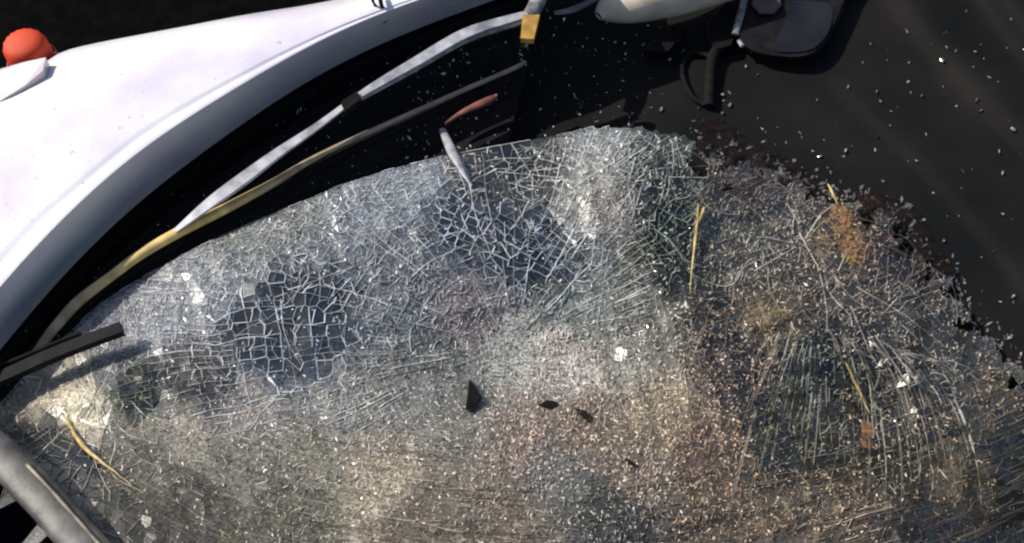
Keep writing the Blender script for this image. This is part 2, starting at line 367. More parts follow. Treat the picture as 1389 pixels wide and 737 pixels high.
cpd[:, 1:4] = (mean_ + (cpd[:, 1:4] - mean_) * .95) * (1 + warm * np.array([.12, .02, -.10])) * (1 + sst(860, 980, cpu)[:, None] * np.array([.10, .0, -.12]))
# panes that stayed clear: the dark inside shows through
CLEAR = [(385, 440, 112, 86, .30), (618, 300, 62, 50, .38), (725, 335, 84, 52, .38), (705, 222, 66, 32, .22), (908, 300, 52, 84, .15), (1155, 565, 140, 110, .10), (975, 448, 44, 44, .2), (1005, 515, 44, 50, .3),
         (185, 520, 36, 20, .05), (285, 527, 40, 16, .3), (85, 632, 66, 52, .2), (450, 390, 40, 30, .3), (1240, 340, 40, 40, .2), (1370, 640, 40, 110, .3)]
def field(u, v):
    """-> powder, r, g, b, cell size, crumbs"""
    u = np.atleast_1d(np.asarray(u, float)); v = np.atleast_1d(np.asarray(v, float)); out = np.zeros((len(u), 6))
    for i in range(0, len(u), 4000):
        d2 = (u[i:i + 4000, None] - cpu) ** 2 + (v[i:i + 4000, None] - cpv) ** 2
        ww = 1.0 / (d2 + 220.0) ** 2.5; out[i:i + 4000] = ww @ cpd / ww.sum(1)[:, None]
    for (cu, cv_, ru, rv, k_) in CLEAR:
        d = np.sqrt(((u - cu) / ru) ** 2 + ((v - cv_) / rv) ** 2); d = d * (1 + .22 * np.sin(u / 15 + v / 23) * np.cos(v / 12 - u / 31) + .15 * np.sin(u / 7.3 - v / 9.1)); q_ = 1 - sst(.40, 1.22, d); out[:, 0] *= 1 - (1 - k_) * q_
        if cu < 800 and cv_ < 500 and cv_ > 240: out[:, 1:4] += (np.array([.36, .45, .62]) - out[:, 1:4]) * q_[:, None] * .8  # blue sky reflection painted into the powder colour of these panes
    return out

def smile(u): return 690 - 150 * ((u - 760) / 640) ** 2 - 40 * max(0, (300 - u) / 300)
def streak(u, v):
    """powder lies in streaks: along the roof edge, down the fan, outwards from the impact"""
    wb = float(sst(540, 650, v)) * (1 - float(sst(600, 680, u)) * (1 - float(sst(960, 1040, u))) * (1 - float(sst(640, 680, v))))
    du, dv = u - 1085, v - 425; wf = math.exp(-((u - 1150) / 130) ** 2 - ((v - 560) / 95) ** 2)
    w_ = v - smile(u)
    b_ = 1.1 * noise.noise(Vector((u / 170, w_ / 22, 1.1))) + noise.noise(Vector((u / 90, w_ / 9, 3.1))) + .6 * noise.noise(Vector((u / 40, w_ / 4.5, 8.1)))
    f_ = noise.noise(Vector((math.atan2(dv, du) * 26, math.hypot(du, dv) / 90, 5.0)))
    du, dv = u - 690, v - 470; r = math.hypot(du, dv)
    p_ = noise.noise(Vector((u / 14, v / 14, 1.0))) + .5 * noise.noise(Vector((math.atan2(dv, du) * 14, r / 60, 2.0))) + .5 * noise.noise(Vector((u / 6, v / 6, 7.0)))
    x = wf * f_ * 1.3 + (1 - wf) * (wb * b_ + (1 - wb) * p_)
    return max(.05, 1.0 + 1.5 * x)
# seeds of the cells: polar rings round the main impact, a fan in the right pocket, sheared streaks along the bottom
C1 = (690, 470); C2 = (1085, 425)
def torn(u, v):
    """pieces missing along the broken right-hand edge"""
    if u < 925: return False
    h = float(edge_h(u, v)); n_ = noise.noise(Vector((u / 26, v / 26, 4.4))) + .6 * noise.noise(Vector((u / 9, v / 9, 9.4)))
    return h < 16 + 52 * n_
def inside(u, v, pad=0.0): return (np.asarray(v) < np.maximum(626 + 1.02 * np.asarray(u), 560)) & (edge_h(u, v) > pad) & (np.asarray(v) < 800) & (np.asarray(u) > -90) & (np.asarray(u) < 1480)
GRIDS = [((388, 440), (98, 80), -10, 21, 17), ((725, 335), (85, 55), 38, 27, 11), ((700, 222), (60, 34), -32, 19, 15), ((620, 305), (45, 45), 25, 17, 11)]
def gridzone(u, v):
    for k, (c, r, a, su, sv) in enumerate(GRIDS):
        if ((u - c[0]) / r[0]) ** 2 + ((v - c[1]) / r[1]) ** 2 < 1 + .9 * noise.noise(Vector((u / 30, v / 30, 3.3))): return k + 1
    return 0
def zone(u, v):
    v = v - 34 * noise.noise(Vector((u / 45, v / 45, 2.2)))
    if u > 1010 and v > 440 and v < 690 and u < 1330: return 'fan'
    if v > (552 + .10 * max(0, u - 200) if u < 640 else 610 + 60 * math.sin(u / 300)) and not 640 < u < 1000 and u > 120: return 'low'
    if gridzone(u, v): return 'grid'
    if u > 885 or (u < 200 and v > 480): return 'iso'
    return 'polar'
def csz(s): return s if s > 17 else s * (.62 + .38 * max(0, (s - 11) / 6))
seeds = []
def thin(u, v, base):
    s = csz(field(u, v)[0, 4])
    return random.random() < (base / s) ** 2
r_ = 14.0
while r_ < 760:
    sp = 6.4 + min(3.4, r_ * .010); n = max(5, int(2 * math.pi * r_ / (sp * 1.25))); ph = random.random() * 7
    for k in range(n):
        a = ph + 2 * math.pi * (k + random.uniform(-.3, .3)) / n; rr = r_ + random.uniform(-.28, .28) * sp
        u, v = C1[0] + rr * math.cos(a) * 1.1, C1[1] + rr * math.sin(a) * .92
        if inside(u, v, 2) and zone(u, v) == 'polar' and thin(u, v, sp): seeds.append((u, v))
    r_ += sp
for k in range(120):
    a = math.radians(random.uniform(-25, 190)) if 0 else math.radians(-25 + 215 * (k + random.uniform(-.3, .3)) / 120)
    rr = 15 + random.random() * 20
    while rr < 420:
        u, v = C2[0] + rr * math.cos(a) * .95 + 30 * (rr / 300) ** 2, C2[1] + rr * math.sin(a)
        if inside(u, v, 2) and zone(u, v) == 'fan' and random.random() < min(1, rr * 2.05 * .0317 * 1.9 / 8): seeds.append((u, v))
        rr += random.uniform(16, 30)
yy = 560.0
while yy < 810:
    xx = -95 + random.random() * 20
    while xx < 1490:
        u = xx; v = yy + 22 * math.sin(xx / 260 + 1.0) + random.uniform(-3, 3) + (max(0, 420 - xx) * .30 - 60 if xx < 420 else -60)
        if inside(u, v, 2) and zone(u, v) == 'low' and thin(u, v, 8): seeds.append((u, v))
        xx += random.uniform(13, 25)
    yy += 5.6
for gk, (c, r, a, su, sv) in enumerate(GRIDS):
    a = math.radians(a); ca, sa = math.cos(a), math.sin(a)
    for i in range(-9, 10):
        sh = random.uniform(-.4, .4) * sv
        for j in range(-12, 13):
            x = i * su + random.uniform(-.12, .12) * su + .02 * j * j; y = j * sv + sh + random.uniform(-.12, .12) * sv
            u, v = c[0] + x * ca - y * sa, c[1] + x * sa + y * ca
            if gridzone(u, v) == gk + 1 and inside(u, v, 3) and random.random() < .93: seeds.append((u, v))
cell = {}
for k in range(52000):
    u = random.uniform(-95, 1490); v = random.uniform(165, 805)
    if zone(u, v) != 'iso' or not inside(u, v, 2): continue
    s = csz(field(u, v)[0, 4]); gi, gj = int(u // 12), int(v // 12); ok = True; R_ = max(1, int(s // 12) + 1)
    for i in range(gi - R_, gi + R_ + 1):
        for j in range(gj - R_, gj + R_ + 1):
            for (a, b_) in cell.get((i, j), ()):
                if (a - u) ** 2 + (b_ - v) ** 2 < (s * .95) ** 2: ok = False; break
            if not ok: break
        if not ok: break
    if ok: cell.setdefault((gi, gj), []).append((u, v)); seeds.append((u, v))
def voronoi(seeds, big=70):
    seeds = list(seeds); nreal = len(seeds)
    # mirrored seeds give the pane its clean lower edge along the cowl
    for (u, v) in seeds[:nreal]:
        h = float(edge_h(u, v))
        if h < 45:
            sl_ = (np.interp(u + 5, EU, EV) - np.interp(u - 5, EU, EV)) / 10; nn = math.hypot(1, sl_); d = h / nn
            jj = 0 if u < 780 else random.uniform(-5, 5)
            seeds.append((u + 2 * d * sl_ / nn + jj, v - 2 * d / nn + jj))
    for u in range(-160, 1560, 30): seeds.append((u, 850)); seeds.append((u, 40))
    for v in range(60, 850, 30): seeds.append((-170, v)); seeds.append((1570, v))
    cv, ce, cf_, ov, _, _ = delaunay_2d_cdt([Vector(s) for s in seeds], [], [], 0, 1e-4)
    pts = np.array([(p.x, p.y) for p in cv]); orig = [o[0] if o else -1 for o in ov]
    tri = np.array([list(f) for f in cf_])
    A, B, C_ = pts[tri[:, 0]], pts[tri[:, 1]], pts[tri[:, 2]]
    D = 2 * (A[:, 0] * (B[:, 1] - C_[:, 1]) + B[:, 0] * (C_[:, 1] - A[:, 1]) + C_[:, 0] * (A[:, 1] - B[:, 1]))
    a2, b2, c2 = (A ** 2).sum(1), (B ** 2).sum(1), (C_ ** 2).sum(1)
    cc = np.stack([(a2 * (B[:, 1] - C_[:, 1]) + b2 * (C_[:, 1] - A[:, 1]) + c2 * (A[:, 1] - B[:, 1])) / D,
                   (a2 * (C_[:, 0] - B[:, 0]) + b2 * (A[:, 0] - C_[:, 0]) + c2 * (B[:, 0] - A[:, 0])) / D], -1)
    cells = {}; edges = {}
    for ti, f in enumerate(tri):
        for i in f: cells.setdefault(int(i), []).append(ti)
        for i in range(3):
            e = tuple(sorted((int(f[i]), int(f[(i + 1) % 3])))); edges.setdefault(e, []).append(ti)
    polys = {}
    for i in range(len(pts)):
        if not 0 <= orig[i] < nreal: continue
        ids = cells.get(i, [])
        if len(ids) < 3: continue
        P = cc[ids]; o = np.argsort(np.arctan2(P[:, 1] - pts[i, 1], P[:, 0] - pts[i, 0])); P = P[o]
        if np.abs(P - pts[i]).max() > big: continue
        x, y = P[:, 0], P[:, 1]; ar = abs(.5 * np.sum(x * np.roll(y, -1) - y * np.roll(x, -1)))
        if ar < 4 or torn(pts[i, 0], pts[i, 1]): continue
        polys[i] = (P, ar)
    return pts, polys, edges, cc
pts, polys, edges, cc = voronoi(seeds)

ws = bpy.data.objects.new('windshield', None); COL.objects.link(ws); ws.parent = car
ws['label'] = 'shattered windshield caved in, cracked white all over'
# the plastic interlayer that still holds the pieces
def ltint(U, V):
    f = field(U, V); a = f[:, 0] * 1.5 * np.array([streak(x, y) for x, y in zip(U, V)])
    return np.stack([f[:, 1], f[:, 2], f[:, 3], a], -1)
us = np.arange(-100, 1500, 4.5); vs = np.arange(160, 812, 4.5)
lam = link('plastic_interlayer', grid(lambda u, v: Zglass(u, v) - .0045, us, vs, lambda U, V: (edge_h(U, V) > 3) & inside(U, V, 3) & ~np.vectorize(torn)(U, V), ltint), M['laminate'], ws)

fi = field([pts[i, 0] for i in polys], [pts[i, 1] for i in polys]); fld = dict(zip(polys, fi))
inframe = [i for i in polys if -5 < pts[i, 0] < 1394 and pts[i, 1] < 742]
big = set(sorted(inframe, key=lambda i: -polys[i][1])[:300])
rest = SB(Zglass)
for i, (P, ar) in polys.items():
    f = fld[i]; c = pts[i]; g = random.uniform(.02, .07)
    Q = c + (P - c) * (1 - g)
    tl = (.02 + .13 * random.random() ** 4) * (.3 if ar > 350 else 1); ta = random.random() * 6.28
    k = len(Q); gx, gy = math.cos(ta) * tl * PX, math.sin(ta) * tl * PX
    lift = random.uniform(0, .0006)
    top = [(p[0], p[1], lift + (p[0] - c[0]) * gx + (p[1] - c[1]) * gy) for p in Q]
    bot = [(p[0] + (p[0] - c[0]) * .02, p[1] + (p[1] - c[1]) * .02, z - .003) for p, z in zip(Q, [q_[2] for q_ in top])]
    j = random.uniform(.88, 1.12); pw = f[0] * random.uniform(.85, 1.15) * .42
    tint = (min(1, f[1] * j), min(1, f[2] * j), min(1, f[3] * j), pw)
    faces = [list(range(k))[::-1]] + [[a, (a + 1) % k, k + (a + 1) % k, k + a] for a in range(k)]
    if i in big:
        sb = SB(Zglass); sb.add(top + bot, faces, tint)
        link('glass_shard', sb.mesh('glass_shard'), M['shard'], ws)
    else: rest.add(top + bot, faces, tint)
link('small_shards', rest.mesh('small_shards'), M['shard'], ws, kind='stuff')

# ridges of crushed glass in the joints
ck = SB(Zglass)
def ridge(sb, P, wd, tint, h=.0016):
    k = len(P); L = []; d = np.gradient(np.array(P, float), axis=0); nn = np.hypot(d[:, 0], d[:, 1]) + 1e-6
    for (u, v), (dx, dy), q_, w2 in zip(P, d, nn, wd):
        nx, ny = -dy / q_ * w2 / 2, dx / q_ * w2 / 2
        L += [(u + nx, v + ny, .0006), (u, v, h + w2 * .0003), (u - nx, v - ny, .0006)]
    F = []
    for a in range(k - 1): F += [[3 * a, 3 * a + 3, 3 * a + 4, 3 * a + 1], [3 * a + 1, 3 * a + 4, 3 * a + 5, 3 * a + 2]]
    sb.add(L, F, tint)
for e, tt in edges.items():
    if len(tt) != 2 or (e[0] not in polys and e[1] not in polys): continue
    p0, p1 = cc[tt[0]], cc[tt[1]]; ln = np.hypot(*(p1 - p0))
    if ln > 60 or ln < 1: continue
    i = e[0] if e[0] in polys else e[1]; f = fld[i]
    fine = f[4] < 12; gz = gridzone(*((p0 + p1) / 2)); q0 = (p0 + p1) / 2
    if random.random() < 1.1 * math.exp(-((q0[0] - 720) / 120) ** 2 - ((q0[1] - 468) / 60) ** 2): continue
    if random.random() < (.04 if gz else .60 if fine else .42 if f[4] < 15 else .3): continue
    wd = random.choice((.35, .5, .7, .9, 1.3)) * (.8 + .4 * min(1, f[0])) * (1.25 if f[4] > 15 else .85 if not fine else .65)
    if gz: wd = random.choice((.5, .7, .9, 1.3))
    mid = (p0 + p1) / 2 + rng.normal(0, .02 * ln, 2)
    br = random.uniform(.45, 1.2) * (.80 + .5 * min(1, f[0] * 1.5)) if random.random() < .93 else 1.8
    if gz: br = random.uniform(.8, 1.8)
    gy_ = sum(f[1:4]) / 3; col = [min(.92, (x * .65 + gy_ * .35) * br * 1.15 + .06) for x in f[1:4]]
    ridge(ck, [p0, mid, p1], [wd, wd * random.uniform(.6, 1.4), wd], (*col, 1), .0009 if fine else .0014)
link('crack_ridges', ck.mesh('crack_ridges'), M['crack'], ws, kind='stuff')

# the main web of connected cracks: rays and rings round the impact, a hanging net in the right pocket, long cells along the bottom
def fanpt(a, d, rough=0.0):
    a0 = a; u = 1058 + 165 * (1 - (a - 15) / 103); v = 448 - .02 * (u - 1062) + .0012 * (u - 1062) ** 2; a = math.radians(a); out = [(u, v)]; t_ = 0
    while t_ < d:
        u += 6 * math.cos(a); v += 6 * math.sin(a); a += (math.radians(102) - a) * .040; t_ += 6
    return u, v
wb_ = SB(Zglass); WJ = []                                 # (points, width scale, brightness scale)
def net(paths, gap, ok, wsc=1.0, bsc=1.0, skip=.06, step=7.0):
    """neighbouring crack paths tied together by short cross cracks"""
    for k, P in enumerate(paths):
        cur = []
        for p in P:                                        # the path itself, with a few breaks
            if ok(*p) and random.random() > .035: cur.append(p)
            else:
                if len(cur) > 2: WJ.append((cur, wsc, bsc))
                cur = []
        if len(cur) > 2: WJ.append((cur, wsc, bsc))
        if k + 1 == len(paths): break
        Q = paths[k + 1]; i_ = random.uniform(0, gap / step)
        while i_ < min(len(P), len(Q)) - 1:
            a_ = P[int(i_)]; b2 = Q[max(0, min(len(Q) - 1, int(i_ + random.uniform(-1.2, 1.2))))]; d = math.hypot(a_[0] - b2[0], a_[1] - b2[1])
            if ok(*a_) and ok(*b2) and random.random() > skip and d < 45:
                m_ = ((a_[0] + b2[0]) / 2 + random.gauss(0, .06 * d), (a_[1] + b2[1]) / 2 + random.gauss(0, .06 * d)); WJ.append(([a_, m_, b2], wsc * .9, bsc))
            i_ += random.uniform(.45, 1.65) * gap / step
def rays(c, lv, r1, ok, sx=1.1, sy=.92, gap=12, wander=.03, **kw):
    """lv: (start radius, number of rays); each level fills between the rays of the last"""
    for L, (r0, n) in enumerate(lv):
        rend = lv[L + 1][0] if L + 1 < len(lv) else r1; paths = []
        ph = [random.uniform(-.28, .28) for _ in range(n)]
        for k in range(n + 1):
            kk = k % n; P = []; r = r0 - 6.0; jk = 0.0
            while r < rend + 6:
                if random.random() < .14: jk = random.gauss(0, .12)
                a = 2 * math.pi * (kk + ph[kk] + jk * .5) / n + wander * noise.noise(Vector((math.cos(6.283 * kk / n) * 3, math.sin(6.283 * kk / n) * 3, r / 70 + c[0])))
                q_ = 1 + .05 * noise.noise(Vector((math.cos(a) * 2, math.sin(a) * 2, 5 + c[1])))
                P.append((c[0] + r * q_ * math.cos(a) * sx, c[1] + r * q_ * math.sin(a) * sy)); r += 7.0
            paths.append(P)
        net(paths, gap, ok, **kw)
rays(C1, ((38, 44), (80, 84), (150, 150), (290, 260)), 780, lambda u, v: inside(u, v, 2) and (zone(u, v) == 'polar' or gridzone(u, v) and random.random() < .35) and not (v > 515 and 560 < u < 1010), gap=9, wsc=.68)
rays((700, 462), ((60, 40), (140, 76), (300, 130)), 700, lambda u, v: inside(u, v, 2) and zone(u, v) in ('polar', 'grid') and v < 500 and u < 880, gap=22, wander=.04, wsc=.8, bsc=1.1)
rays((815, 240), ((8, 18), (40, 34), (90, 60)), 150, lambda u, v: inside(u, v, 2) and 700 < u < 965 and v < 395, gap=9, wsc=.68, bsc=.95)
rays((1085, 330), ((14, 26), (70, 56), (150, 100)), 300, lambda u, v: inside(u, v, 2) and u > 930 and zone(u, v) == 'iso', gap=9, wander=.5, wsc=.62, bsc=.7, skip=.3)
rays((130, 540), ((14, 24), (60, 50)), 150, lambda u, v: inside(u, v, 2) and u < 210 and v > 470, gap=12, wander=.3, wsc=.7, bsc=.8, skip=.3)
fp = []; a = -14.0
while a < 126:
    w1 = random.random() * 9; fp.append([(x + 7.0 * noise.noise(Vector((w1, d / 45, 1))) + 9 * noise.noise(Vector((a / 25, d / 80, 4))), y + 5 * noise.noise(Vector((w1, d / 30, 6)))) for d in np.arange(0, random.uniform(130, 285), 7.0) for x, y in (fanpt(a, d),)]); a += random.uniform(1.8, 3.8)
net(fp, 12, lambda u, v: inside(u, v, 2) and zone(u, v) == 'fan' and random.random() > .04, .5, 1.3, .06)
lp = []; o_ = -150.0
while o_ < 130:
    w1 = random.random() * 9; lp.append([(u, smile(u) + o_ + 6 * noise.noise(Vector((w1, u / 60, 2))) + 10 * noise.noise(Vector((o_ / 60, u / 150, 7)))) for u in np.arange(-60, 1450, 8.0)]); o_ += random.uniform(5, 12)
net(lp, 46, lambda u, v: inside(u, v, 2) and zone(u, v) == 'low' and noise.noise(Vector((u / 45, v / 12, 3))) > -.12, .7, .85, .35, 8.0)
mids = [p[len(p) // 2] for p, _, _ in WJ]; wfld = field([m_[0] for m_ in mids], [m_[1] for m_ in mids])
for (P, wsc, bsc), f, mid in zip(WJ, wfld, mids):
    core = math.exp(-((mid[0] - 735) / 165) ** 2 - ((mid[1] - 480) / 80) ** 2)      # ground to powder at the bottom of the dent
    if random.random() < core * 1.2 or torn(*mid): continue
    if len(P) > 14 and random.random() < .22: P = P[:random.randint(6, len(P))] if random.random() < .5 else P[random.randint(0, len(P) - 6):]
    w0 = random.choice((.3, .42, .55, .75, 1.0, 1.6)) * wsc * (1.15 if f[0] < .3 else .95); br = random.uniform(.65, 1.8) * bsc * (1.7 if random.random() < .08 else 1)
    gy_ = f[1:4].mean(); col = [min(.93, (x * .55 + gy_ * .45) * br * 1.25 + .06) for x in f[1:4]]
    P = [(p[0] + random.gauss(0, .25), p[1] + random.gauss(0, .25)) for p in P]
    ridge(wb_, P, [w0 * random.uniform(.5, 1.35) for _ in P], (*col, 1), .0016)
link('crack_web', wb_.mesh('crack_web'), M['crack'], ws, kind='stuff')

# long runs: radial cracks, the combed fan, streaks along the roof edge
fl = SB(Zglass)
def run(P, w0, w1, gain=1.2):
    P = [p for p in P if inside(p[0], p[1], 3) and p[1] < 790 and not torn(p[0], p[1])]
    if len(P) < 3: return
    f = field([p[0] for p in P], [p[1] for p in P]); k = len(P)
    wd = [w0 + (w1 - w0) * a / k for a in range(k)]; g = gain * random.uniform(.7, 1.3); tint = []
    for a in range(k):
        gy_ = f[a, 1:4].mean(); tint += [(*[min(.92, (x * .55 + gy_ * .45) * g + .05) for x in f[a, 1:4]], 1)] * 3
    ridge(fl, P, wd, tint, .0016)
def radial(c, n, r0, r1, a0, a1, sx=1.0, wob=.02, w0=1.0, w1=.5, gain=1.5, bend=0.0, jit=25):
    for k in range(n):
        a = math.radians(random.uniform(a0, a1)); rr = r0 + (r1 - r0) * random.random() ** 1.3 * .8; end = min(r1, rr + random.uniform(.15, .6) * r1); P = []; bd = bend * random.uniform(.6, 1.2)
        ox, oy = random.gauss(0, jit), random.gauss(0, jit * .7); da = 0
        while rr < end:
            P.append((c[0] + ox + sx * rr * math.cos(a), c[1] + oy + rr * math.sin(a))); st = random.uniform(5, 14); rr += st
            if random.random() < .3: da = random.gauss(0, wob)
            a += da * .5 + bd * st / 300
        run(P, w0 * random.uniform(.5, 1.4), w1, gain * random.uniform(.8, 1.3))
def rings(c, n, r0, r1, a0, a1, sx=1.0, w0=.9, gain=1.5):
    for k in range(n):
        rr = random.uniform(r0, r1); a = math.radians(random.uniform(a0, a1)); ln = random.uniform(25, 110) / rr; P = []; e = a + ln
        while a < e:
            P.append((c[0] + sx * rr * math.cos(a), c[1] + .92 * rr * math.sin(a))); a += random.uniform(5, 12) / rr; rr += random.gauss(0, .9)
        run(P, w0 * random.uniform(.5, 1.5), .4, gain * random.uniform(.8, 1.3))
radial(C1, 8, 90, 520, 165, 335, 1.1, .06)
rings(C1, 14, 90, 560, 150, 335, 1.1)
radial((800, 215), 16, 10, 210, 0, 360, 1.1, .04, jit=22)
radial((900, 190), 16, 6, 150, 20, 160, 1.1, .05, jit=25)
for k in range(48):                                        # cracks that hang from the upper rim of the right pocket
    a = random.uniform(15, 118); d0 = random.uniform(0, 120); d1 = d0 + random.uniform(40, 150)
    run([fanpt(a, d) for d in np.arange(d0, d1, 9)], random.uniform(.5, 1.4), .5, random.uniform(.8, 1.7))
radial((1010, 240), 22, 10, 330, 15, 75, 1.2, .02, .9, .5, 1.4, 0, 40)
radial((360, 405), 4, 10, 190, 0, 360, 1.1, .05, jit=30)
for k in range(420):
    u = random.uniform(-60, 1400); v = random.uniform(545, 780); n = random.randint(5, 20); P = []
    if u > 600 and u < 1000 and v < 650: continue
    off = v - smile(u) + random.gauss(0, 2); dr = random.gauss(0, .05)
    for a in range(n): P.append((u + a * 8, smile(u + a * 8) + off + a * 8 * dr + 1.2 * math.sin(a * .6 + k)))
    run(P, random.uniform(.3, .9), .3, random.uniform(.4, 1.3))
for k in range(500):                                      # short hair cracks everywhere
    u = random.uniform(-20, 1400); v = random.uniform(180, 745)
    f = field(u, v)[0]
    if random.random() > .35 + .65 * min(1, f[0] * 1.6): continue
    a = random.random() * 6.28; P = []
    for q_ in range(random.randint(3, 6)): P.append((u, v)); u += 4.5 * math.cos(a); v += 4.5 * math.sin(a); a += random.gauss(0, .22)
    run(P, random.uniform(.4, 1.0), .3, random.uniform(.9, 1.8))
link('crack_runs', fl.mesh('crack_runs'), M['crack'], ws, kind='stuff')

# crumbs of glass lying on the pane
def crumb(sb, u, v, s, tint, flat=.7):
    R3 = [(random.gauss(0, 1), random.gauss(0, 1), random.gauss(0, 1)) for _ in range(2)]
    dirs = [(1, 0, 0), (-1, 0, 0), (0, 1, 0), (0, -1, 0), (0, 0, 1), (0, 0, -1)]
    q = Vector(R3[0]).to_track_quat('Z', 'Y'); P = []; el_ = random.uniform(.8, 2.3)
    for d in dirs:
        p = q @ Vector(d); k = s * random.uniform(.5, 1.15) * (el_ if d[0] else .8)
        P.append((u + p.x * k, v + p.y * k, (p.z * k * flat + s * .5) * PX))
    sb.add(P, [[0, 2, 4], [2, 1, 4], [1, 3, 4], [3, 0, 4], [2, 0, 5], [1, 2, 5], [3, 1, 5], [0, 3, 5]], tint)
cr = SB(Zglass); K = 46000
U = rng.uniform(-20, 1410, K); V_ = rng.uniform(170, 745, K); ins = inside(U, V_, 4); fU = field(U, V_)
for k in range(K):
    if not ins[k] or torn(U[k], V_[k]) or random.random() > min(1, fU[k, 5] * .7): continue
    s = random.choice((.6, .7, .9, 1.1, 1.4, 2.0)) * random.uniform(.8, 1.2); g = random.uniform(.5, 1.5)
    if random.random() < .10: g = 2.0
    crumb(cr, U[k], V_[k], s, (*[min(.95, x * g) for x in fU[k, 1:4]], 1))
link('glass_crumbs', cr.mesh('glass_crumbs'), M['crumb'], kind='stuff', label='pale glass crumbs strewn over the cracked windshield', category='glass crumbs')

# coarser splinters of the crushed inner layer
sp_ = SB(Zglass); K = 5200; U = rng.uniform(640, 1380, K); V_ = rng.uniform(200, 735, K); fU = field(U, V_)
for k in range(K):
    u, v = U[k], V_[k]
    if not inside(u, v, 6) or torn(u, v) or random.random() > min(1, fU[k, 5] * .75) * (.4 if v < 420 and u < 900 else 1): continue
    L_ = random.uniform(2, 5.5); w2 = random.uniform(.5, 1.1); a = random.gauss(1.57, .5) + (.5 if u > 1050 else 0); g = random.choice((.35, .6, .9, 1.2, 1.6, 1.9)); dx, dy = math.cos(a), math.sin(a)
    col = tuple(min(.95, x * g) for x in fU[k, 1:4]) + (1,); h1, h2 = random.uniform(.001, .004), random.uniform(.001, .004)
    sp_.add([(u - dx * L_, v - dy * L_, h1), (u - dy * w2, v + dx * w2, .0008), (u + dx * L_ * .8, v + dy * L_ * .8, h2), (u + dy * w2, v - dx * w2, .0008), (u, v, .0028 + w2 * .0008)],
            [[0, 1, 4], [1, 2, 4], [2, 3, 4], [3, 0, 4], [0, 3, 2, 1]], col)
link('glass_splinters', sp_.mesh('glass_splinters'), M['crumb'], kind='stuff', label='coarse pale glass splinters crushed into the lower right of the windshield', category='glass splinters')

# ------------------------------------------------------------------ loose glass on dash and cowl
def Zloose(u, v): return np.where(np.asarray(u) + .25 * np.asarray(v) < 738, Zcowl(u, v), Zdash(u, v))
dc = SB(Zloose); K = 9000; U = rng.uniform(10, 1389, K); V_ = rng.uniform(0, 560, K)
for k in range(K):
    u, v = U[k], V_[k]; h = float(edge_h(u, v)); lb = float(np.interp(u, lbu, lbv))
    onc = u + .25 * v < 738
    if v < lb + 14 or h > (-2 if u < 925 else 75): continue
    if u > 925: dens = .05 + 1.1 * math.exp(-abs(h - 14) / 26)
    else: dens = (.22 if onc else .10) + .25 * math.exp(h / 30) + (.16 if 560 < u < 900 and 30 < v < 185 else 0)
    dens *= .35 + 1.3 * max(0, noise.noise(Vector((u / 38, v / 38, 6.6))) + .35)
    if random.random() > dens: continue
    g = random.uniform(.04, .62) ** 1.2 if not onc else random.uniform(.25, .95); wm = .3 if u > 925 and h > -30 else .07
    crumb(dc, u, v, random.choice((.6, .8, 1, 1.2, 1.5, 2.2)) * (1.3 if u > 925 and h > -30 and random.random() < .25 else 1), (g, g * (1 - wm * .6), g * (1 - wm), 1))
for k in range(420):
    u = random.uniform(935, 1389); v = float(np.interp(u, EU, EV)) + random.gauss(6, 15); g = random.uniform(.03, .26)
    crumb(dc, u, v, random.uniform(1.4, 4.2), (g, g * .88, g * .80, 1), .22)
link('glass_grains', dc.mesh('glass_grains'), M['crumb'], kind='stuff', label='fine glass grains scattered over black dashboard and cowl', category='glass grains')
CHIPS = [(425, 122, 5), (408, 148, 5), (232, 262, 8), (160, 322, 6), (375, 170, 4), (615, 82, 4), (602, 100, 5), (580, 125, 5), (635, 85, 5), (578, 213, 5), (552, 214, 5), (742, 14, 6), (714, 62, 5), (748, 54, 4),
         (808, 68, 6), (840, 84, 7), (697, 94, 8), (733, 110, 8), (768, 100, 5), (785, 155, 6), (864, 132, 5), (772, 116, 4), (780, 132, 5), (823, 88, 5), (897, 148, 7), (948, 146, 5), (980, 128, 6), (990, 142, 9), (980, 153, 6),
         (1012, 90, 5), (1108, 135, 6), (1150, 118, 6), (1189, 124, 5), (1194, 137, 5), (1207, 170, 5), (1190, 186, 6), (1147, 204, 6), (1112, 212, 8), (1085, 180, 6), (1230, 42, 8), (1278, 82, 8), (1232, 111, 6), (1250, 130, 6),
         (1325, 135, 9), (1330, 150, 8), (1306, 232, 8), (1243, 218, 5), (1232, 218, 5), (1198, 246, 6), (1360, 235, 7), (1374, 175, 8), (1323, 70, 6), (1355, 205, 7), (1360, 290, 6), (1280, 326, 6), (1374, 402, 6), (1372, 455, 6), (1346, 342, 5)]
